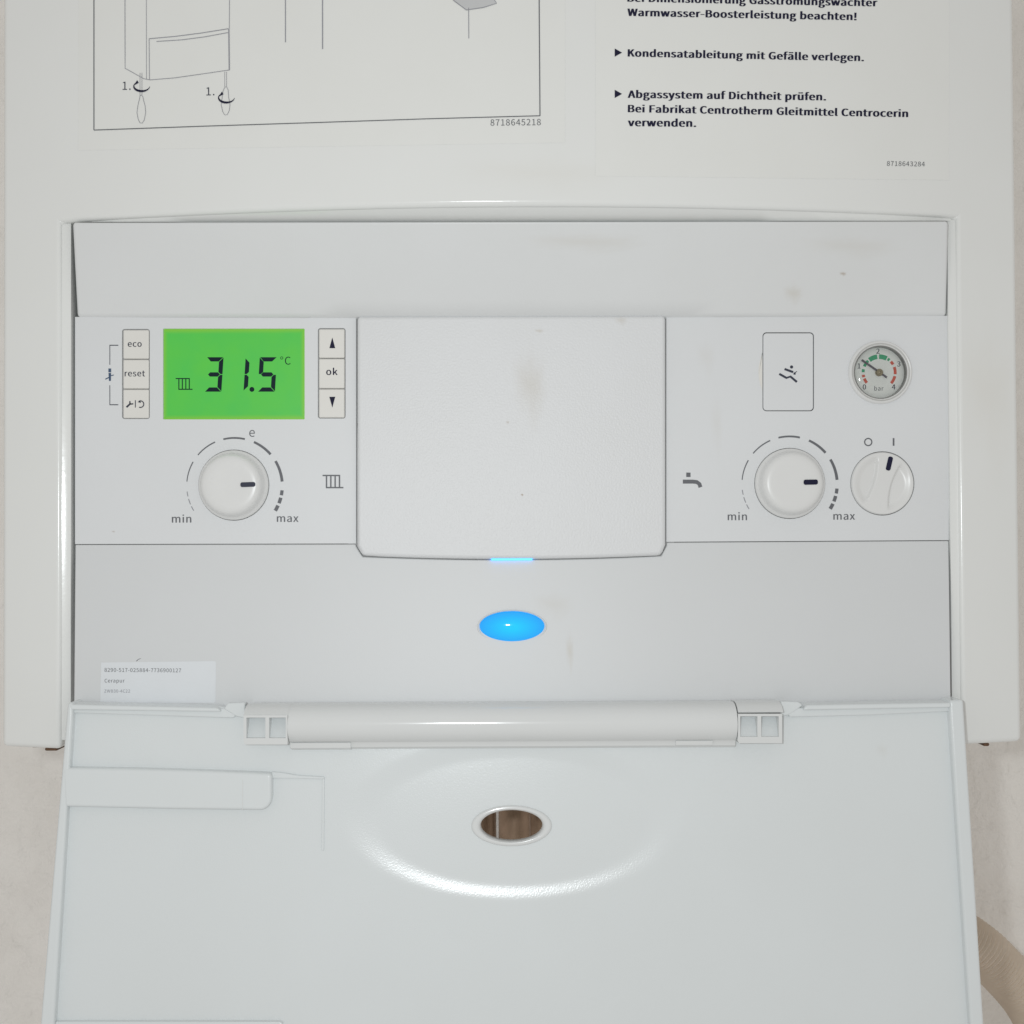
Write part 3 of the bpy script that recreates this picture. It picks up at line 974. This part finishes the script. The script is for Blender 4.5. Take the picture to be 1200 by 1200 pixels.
def re(py):
    return 1113.5 + (py - 838) * 0.0665


def lo(py):      # outer left edge
    return 79 - (py - 823) * 0.085


def ro(py):
    return 1129.5 + (py - 823) * 0.063


HC = (599.5, 967.5)
HR = (38.5, 17.6)
DC = (601, 961)
DR = (205.0, 97.0)


def dish(px, py):
    r = math.hypot((px - DC[0]) / DR[0], (py - DC[1]) / DR[1])
    t = max(0.0, min(1.0, (1.0 - r) / 0.25))
    return -0.00099 * t * t * (3 - 2 * t)


bm = bmesh.new()
NXF, NYF = 330, 190
G = [[None] * (NYF + 1) for _ in range(NXF + 1)]
PXY = {}
for j in range(NYF + 1):
    py = 828 + (PB - 828) * j / NYF
    for i in range(NXF + 1):
        px = le(py) - 2 + (re(py) - le(py) + 4) * i / NXF
        p = hit(px, py, s_flap) + FLAP_N * dish(px, py)
        G[i][j] = bm.verts.new(p)
        PXY[G[i][j]] = (px, py)
for i in range(NXF):
    for j in range(NYF):
        q4 = (G[i][j], G[i + 1][j], G[i + 1][j + 1], G[i][j + 1])
        cx_ = sum(PXY[v][0] for v in q4) / 4; cy_ = sum(PXY[v][1] for v in q4) / 4
        if ((cx_ - HC[0]) / (HR[0] + 3)) ** 2 + ((cy_ - HC[1]) / (HR[1] + 2)) ** 2 < 1:
            continue
        bm.faces.new(q4)
bmesh.ops.delete(bm, geom=[v for v in bm.verts if not v.link_faces], context='VERTS')
flap = link('flap', bm, 'flap', boiler)
flap['label'] = 'glossy white flap hanging open below the controls, oval hole in its dish'
so = flap.modifiers.new('thickness', 'SOLIDIFY')
so.thickness = 0.0026
so.offset = 1.0 if flap.data.polygons[0].normal.y > 0 else -1.0
FB = (0, 1, 0)
# rim along both sides and the foot
plate('flap_rim', [(lo(823), 823.5), (le(838) + 0.5, 823.5), (le(838), 838), (le(PB), PB), (lo(PB), PB)], up(s_flap, 0.0040), 0.013, 'flap', flap, bevel=0.0013, seg=4)
plate('flap_rim', [(re(838) - 0.5, 821), (ro(820), 820), (ro(PB), PB), (re(PB), PB), (re(838), 838)], up(s_flap, 0.0040), 0.013, 'flap', flap, bevel=0.0013, seg=4)
plate('foot_rim', [(lo(PB) + 0.4, PB - 12), (ro(PB) - 0.4, PB - 12), (ro(PB + 3), PB + 3), (lo(PB + 3), PB + 3)], up(s_flap, 0.0043), 0.013, 'flap', flap, bevel=0.0013)
# ledges either side of the hinge
plate('flap_ledge', [(80.4, 825.4), (170, 827.6), (255, 829.6), (259, 834.2), (83, 832.0)], up(s_flap, 0.0042), 0.012, 'flap', flap, bevel=0.0009, seg=4)
plate('flap_ledge', [(84, 830.5), (256, 832), (262, 829.6), (275, 833.2), (276, 839.4), (273, 841.6), (180, 838.6), (84, 835.6)], up(s_flap, 0.0018), 0.010, 'flap', flap, bevel=0.0007, seg=3)
plate('flap_ledge', [(1115, 823.6), (1030, 824.8), (945, 826.4), (941, 832.5), (1114, 829.5)], up(s_flap, 0.0042), 0.012, 'flap', flap, bevel=0.0009, seg=4)
plate('flap_ledge', [(1114, 827), (945, 829.5), (930, 829.5), (923.5, 833), (923.5, 838), (926, 840.6), (1020, 838.2), (1114, 833.8)], up(s_flap, 0.0018), 0.010, 'flap', flap, bevel=0.0007, seg=3)
# raised band with a rounded end, and the thin ribs beside it
band_top = [(73.2, 899.8), (160, 901.2), (240, 903.4), (300, 905.6)]
band = band_top + [(318.2, 906.6)] + [(318.2, 925)] + [(318.2 - 14 * (1 - math.cos(math.radians(a))), 934 + 15.6 * math.sin(math.radians(a))) for a in range(0, 91, 10)] + [(284, 949.4), (200, 948.4), (75.4, 945.6)]
bnd = plate('raised_band', band, up(s_flap, 0.0042), 0.009, 'flap', flap, bevel=0.0014, seg=5)
plate('band_joint', [(284.0, 914), (284.8, 914), (284.4, 949.2), (283.6, 949.2)], up(s_flap, 0.00435), 0.003, 'hinge', bnd)
plate('flap_rib', [(318, 904.2), (330, 905.4), (350, 908.6), (380, 910.4), (380, 913.4), (350, 912.6), (318, 912.4)], up(s_flap, 0.0011), 0.006, 'flap', flap, bevel=0.0006, seg=3)
plate('flap_rib', [(377.4, 911), (380.2, 911), (379.6, 997), (376.8, 997)], up(s_flap, 0.0006), 0.005, 'flap', flap, bevel=0.0003, seg=3)
plate('foot_ledge', [(64.5, 1197.6), (328, 1197.6), (331, 1199.2), (331, 1206), (64, 1206)], up(s_flap, 0.0022), 0.006, 'flap', flap, bevel=0.0006, seg=3)
# oval collar in the hole
hc = hit(*HC, up(s_flap, -0.00105))
sch = S * (hc.y + D) / D
bm = bmesh.new()
T1 = Vector((1, 0, 0)); T2 = FLAP_N.cross(T1).normalized()
prof = [(47.5, 22.6, -0.0022), (47.0, 22.2, 0.0004), (45.6, 21.2, 0.0010), (43.4, 20.0, 0.0012), (40.0, 18.4, 0.0011), (37.4, 17.2, 0.0004), (36.4, 16.6, -0.0010), (36.0, 16.4, -0.0044)]
rr_ = []
for (ra, rb, h) in prof:
    rr_.append([bm.verts.new(hc + T1 * (ra * sch * math.cos(2 * math.pi * i / 80)) + T2 * (rb * 1.05 * sch * math.sin(2 * math.pi * i / 80)) + FLAP_N * h) for i in range(80)])
for a, b in zip(rr_, rr_[1:]):
    for i in range(80):
        bm.faces.new((a[i], a[(i + 1) % 80], b[(i + 1) % 80], b[i]))
link('hole_collar', bm, 'hinge', flap)

# hinge bar: rounded moulding along the top of the flap
x0h, x1h = hit(285, 850, s_flap).x, hit(917, 850, s_flap).x
profile = [(822.6, 0.0190), (823.4, 0.0120), (826, 0.0082), (830, 0.0052), (836, 0.0028), (843, 0.0014), (850, 0.0009), (857, 0.0013), (863, 0.0026), (867, 0.0046), (868.4, 0.0062), (869.2, 0.0066), (874.4, 0.0070), (876.6, 0.0086), (877, 0.0130)]


def bar(xa, xb, prof_, name, parent, mat='hinge', n=1):
    bm = bmesh.new()
    A, Bv = [], []
    for py, y in prof_:
        sc_ = S * (D + y) / D
        za = hit(600, py, lambda x, z: y).z
        A.append(bm.verts.new((xa, y, za))); Bv.append(bm.verts.new((xb, y, za)))
    za = A[0].co.z; zb = A[-1].co.z
    A += [bm.verts.new((xa, 0.021, zb)), bm.verts.new((xa, 0.021, za))]
    Bv += [bm.verts.new((xb, 0.021, zb)), bm.verts.new((xb, 0.021, za))]
    N = len(A)
    for i in range(N):
        bm.faces.new((A[i], A[(i + 1) % N], Bv[(i + 1) % N], Bv[i]))
    bm.faces.new(A[::-1]); bm.faces.new(Bv)
    return link(name, bm, mat, parent)


xa = hit(337.5, 850, lambda x, z: 0.002).x
xb = hit(864, 850, lambda x, z: 0.002).x
hinge = bar(xa, xb, profile, 'hinge_bar', boiler)
hinge['label'] = 'long rounded hinge bar across the top of the open flap'
xc = hit(411, 870, lambda x, z: 0.006).x
bar(xa + 0.0005, xc, [(868.2, 0.0080), (868.8, 0.0060), (869.6, 0.0054), (875.4, 0.0056), (876.8, 0.0068), (877.4, 0.0100)], 'hinge_lip', hinge)
xd, xe = hit(792, 870, lambda x, z: 0.006).x, hit(835, 870, lambda x, z: 0.006).x
bar(xd, xe, [(868.0, 0.0080), (868.4, 0.0060), (869.4, 0.0054), (874.0, 0.0056), (875.4, 0.0068), (876, 0.0100)], 'hinge_lip', hinge)
# end blocks with two square windows each
for (a, b, w) in ((285.5, 337, ((288.8, 311.0), (315.4, 334.8))), (864.8, 916.6, ((867.6, 887.6), (892.2, 912.6)))):
    dy = 0 if a < 600 else -1.6
    bar(hit(a, 835, lambda x, z: 0.003).x, hit(b + 1.2, 835, lambda x, z: 0.003).x, [(p + dy * 0.4, y) for p, y in profile if p < 837] + [(838 + dy, 0.0030), (838.4 + dy, 0.0060)], 'hinge_cap', hinge)
    blk = plate('hinge_block', [(a, 838.2 + dy), (b, 838.2 + dy), (b, 872.6 + dy), (a + 1, 872.6 + dy), (a, 870 + dy)], lambda x, z: 0.0016, 0.014, 'hinge', hinge,
                holes=[[(p, 841 + dy), (q_, 841 + dy), (q_, 865 + dy), (p, 865 + dy)] for p, q_ in w])
    plate('window_back', [(a + 1.6, 833 + dy), (b - 1, 833 + dy), (b - 1, 870 + dy), (a + 1.6, 870 + dy)], lin(838, 0.0090, 866, 0.0032), 0.003, 'flap', blk)
# thin top web between the end blocks and the ledges
plate('hinge_web', [(262, 831), (266.5, 824.0), (287, 823.4), (287, 842), (277, 840)], lambda x, z: 0.0105, 0.004, 'flap', hinge, bevel=0.0007)
plate('hinge_web', [(915, 822.0), (936, 822.6), (941, 826.5), (938, 829), (925, 838), (915, 840)], lambda x, z: 0.0105, 0.004, 'flap', hinge, bevel=0.0007)

# ------------------------------------------------------------------ pipes and hose below the boiler


def tube(name, pts, r, mat, parent=None, n=24, rfun=None):
    bm = bmesh.new()
    rings_ = []
    N = len(pts)
    upv = Vector((1, 0.13, 0.05)).normalized()
    for i, p in enumerate(pts):
        t = (pts[min(i + 1, N - 1)] - pts[max(i - 1, 0)]).normalized()
        u = (upv - t * upv.dot(t)).normalized()
        v = t.cross(u)
        rr = r if rfun is None else rfun(i)
        rings_.append([bm.verts.new(p + (u * math.cos(2 * math.pi * k / n) + v * math.sin(2 * math.pi * k / n)) * rr) for k in range(n)])
    for a, b in zip(rings_, rings_[1:]):
        for k in range(n):
            bm.faces.new((a[k], a[(k + 1) % n], b[(k + 1) % n], b[k]))
    bm.faces.new(rings_[0][::-1]); bm.faces.new(rings_[-1])
    return link(name, bm, mat, parent)


def smooth_path(ctrl, n):
    out = []
    P = [ctrl[0] * 2 - ctrl[1]] + ctrl + [ctrl[-1] * 2 - ctrl[-2]]
    for i in range(1, len(P) - 2):
        for k in range(n):
            t = k / n
            a, b, c, d = P[i - 1], P[i], P[i + 1], P[i + 2]
            out.append(0.5 * ((2 * b) + (c - a) * t + (2 * a - 5 * b + 4 * c - d) * t * t + (3 * b - a - 3 * c + d) * t ** 3))
    out.append(ctrl[-1])
    return out


V = Vector
for (px, yy, r, zend, lab_) in ((603, 0.165, 0.0090, -0.40, 'brown copper pipe seen through the oval flap hole'),
                                (632, 0.215, 0.0075, -0.36, 'thin copper pipe right behind the thicker pipe in the flap hole'),
                                (568, 0.215, 0.0070, -0.34, 'thin copper pipe left of the thicker pipe in the flap hole')):
    x = hit(px, 968, lambda a, b: yy).x
    root = empty('copper_pipe', (x, yy, Z_BOT))
    tag(root, lab_, 'pipe', 'copper pipes below the boiler')
    pts = smooth_path([V((x, yy, Z_BOT + 0.003)), V((x, yy, -0.18)), V((x, yy, -0.25)), V((x, yy, zend + 0.03)), V((x, yy + 0.012, zend + 0.008)), V((x, yy + 0.04, zend)), V((x, Y_WALL + 0.004, zend))], 10)
    tube('pipe', pts, r, 'copper', root)
    bm = bmesh.new()
    bmesh.ops.create_cone(bm, cap_ends=True, segments=6, radius1=r * 1.75, radius2=r * 1.75, depth=0.022, matrix=Matrix.Translation((x, yy, Z_BOT - 0.011)))
    link('union_nut', bm, 'brassfit', root, bevel=0.001)

# corrugated hose: leaves the boiler's underside, swings right in front of the wall
yh = 0.30
hp = lambda px, py: hit(px, py, lambda a, b: yh)
x_start = hp(1040, 1000).x
ctrl = [V((x_start, 0.26, Z_BOT + 0.003)), V((x_start, 0.275, Z_BOT - 0.04)), hp(1072, 1040), hp(1160, 1122), hp(1215, 1190), hp(1243, 1290), hp(1250, 1430), hp(1250, 1560)]
ctrl[-1] = V((ctrl[-1].x, Y_WALL - 0.016, ctrl[-1].z))
path = smooth_path(ctrl, 60)
# even steps, two rings per rib
L = [0.0]
for a, b in zip(path, path[1:]):
    L.append(L[-1] + (b - a).length)
stp = 0.0026 / 4
pts = []
k = 0
for i in range(int(L[-1] / stp)):
    s_ = i * stp
    while k < len(L) - 2 and L[k + 1] < s_:
        k += 1
    t = (s_ - L[k]) / max(1e-9, L[k + 1] - L[k])
    pts.append(path[k].lerp(path[k + 1], t))
hose = tube('corrugated_hose', pts, 0.0165, 'hose', None, n=28, rfun=lambda i: 0.0158 + 0.0009 * math.cos(i * math.pi / 2))
tag(hose, 'beige corrugated drain hose against the wall beside the open flap', 'hose')
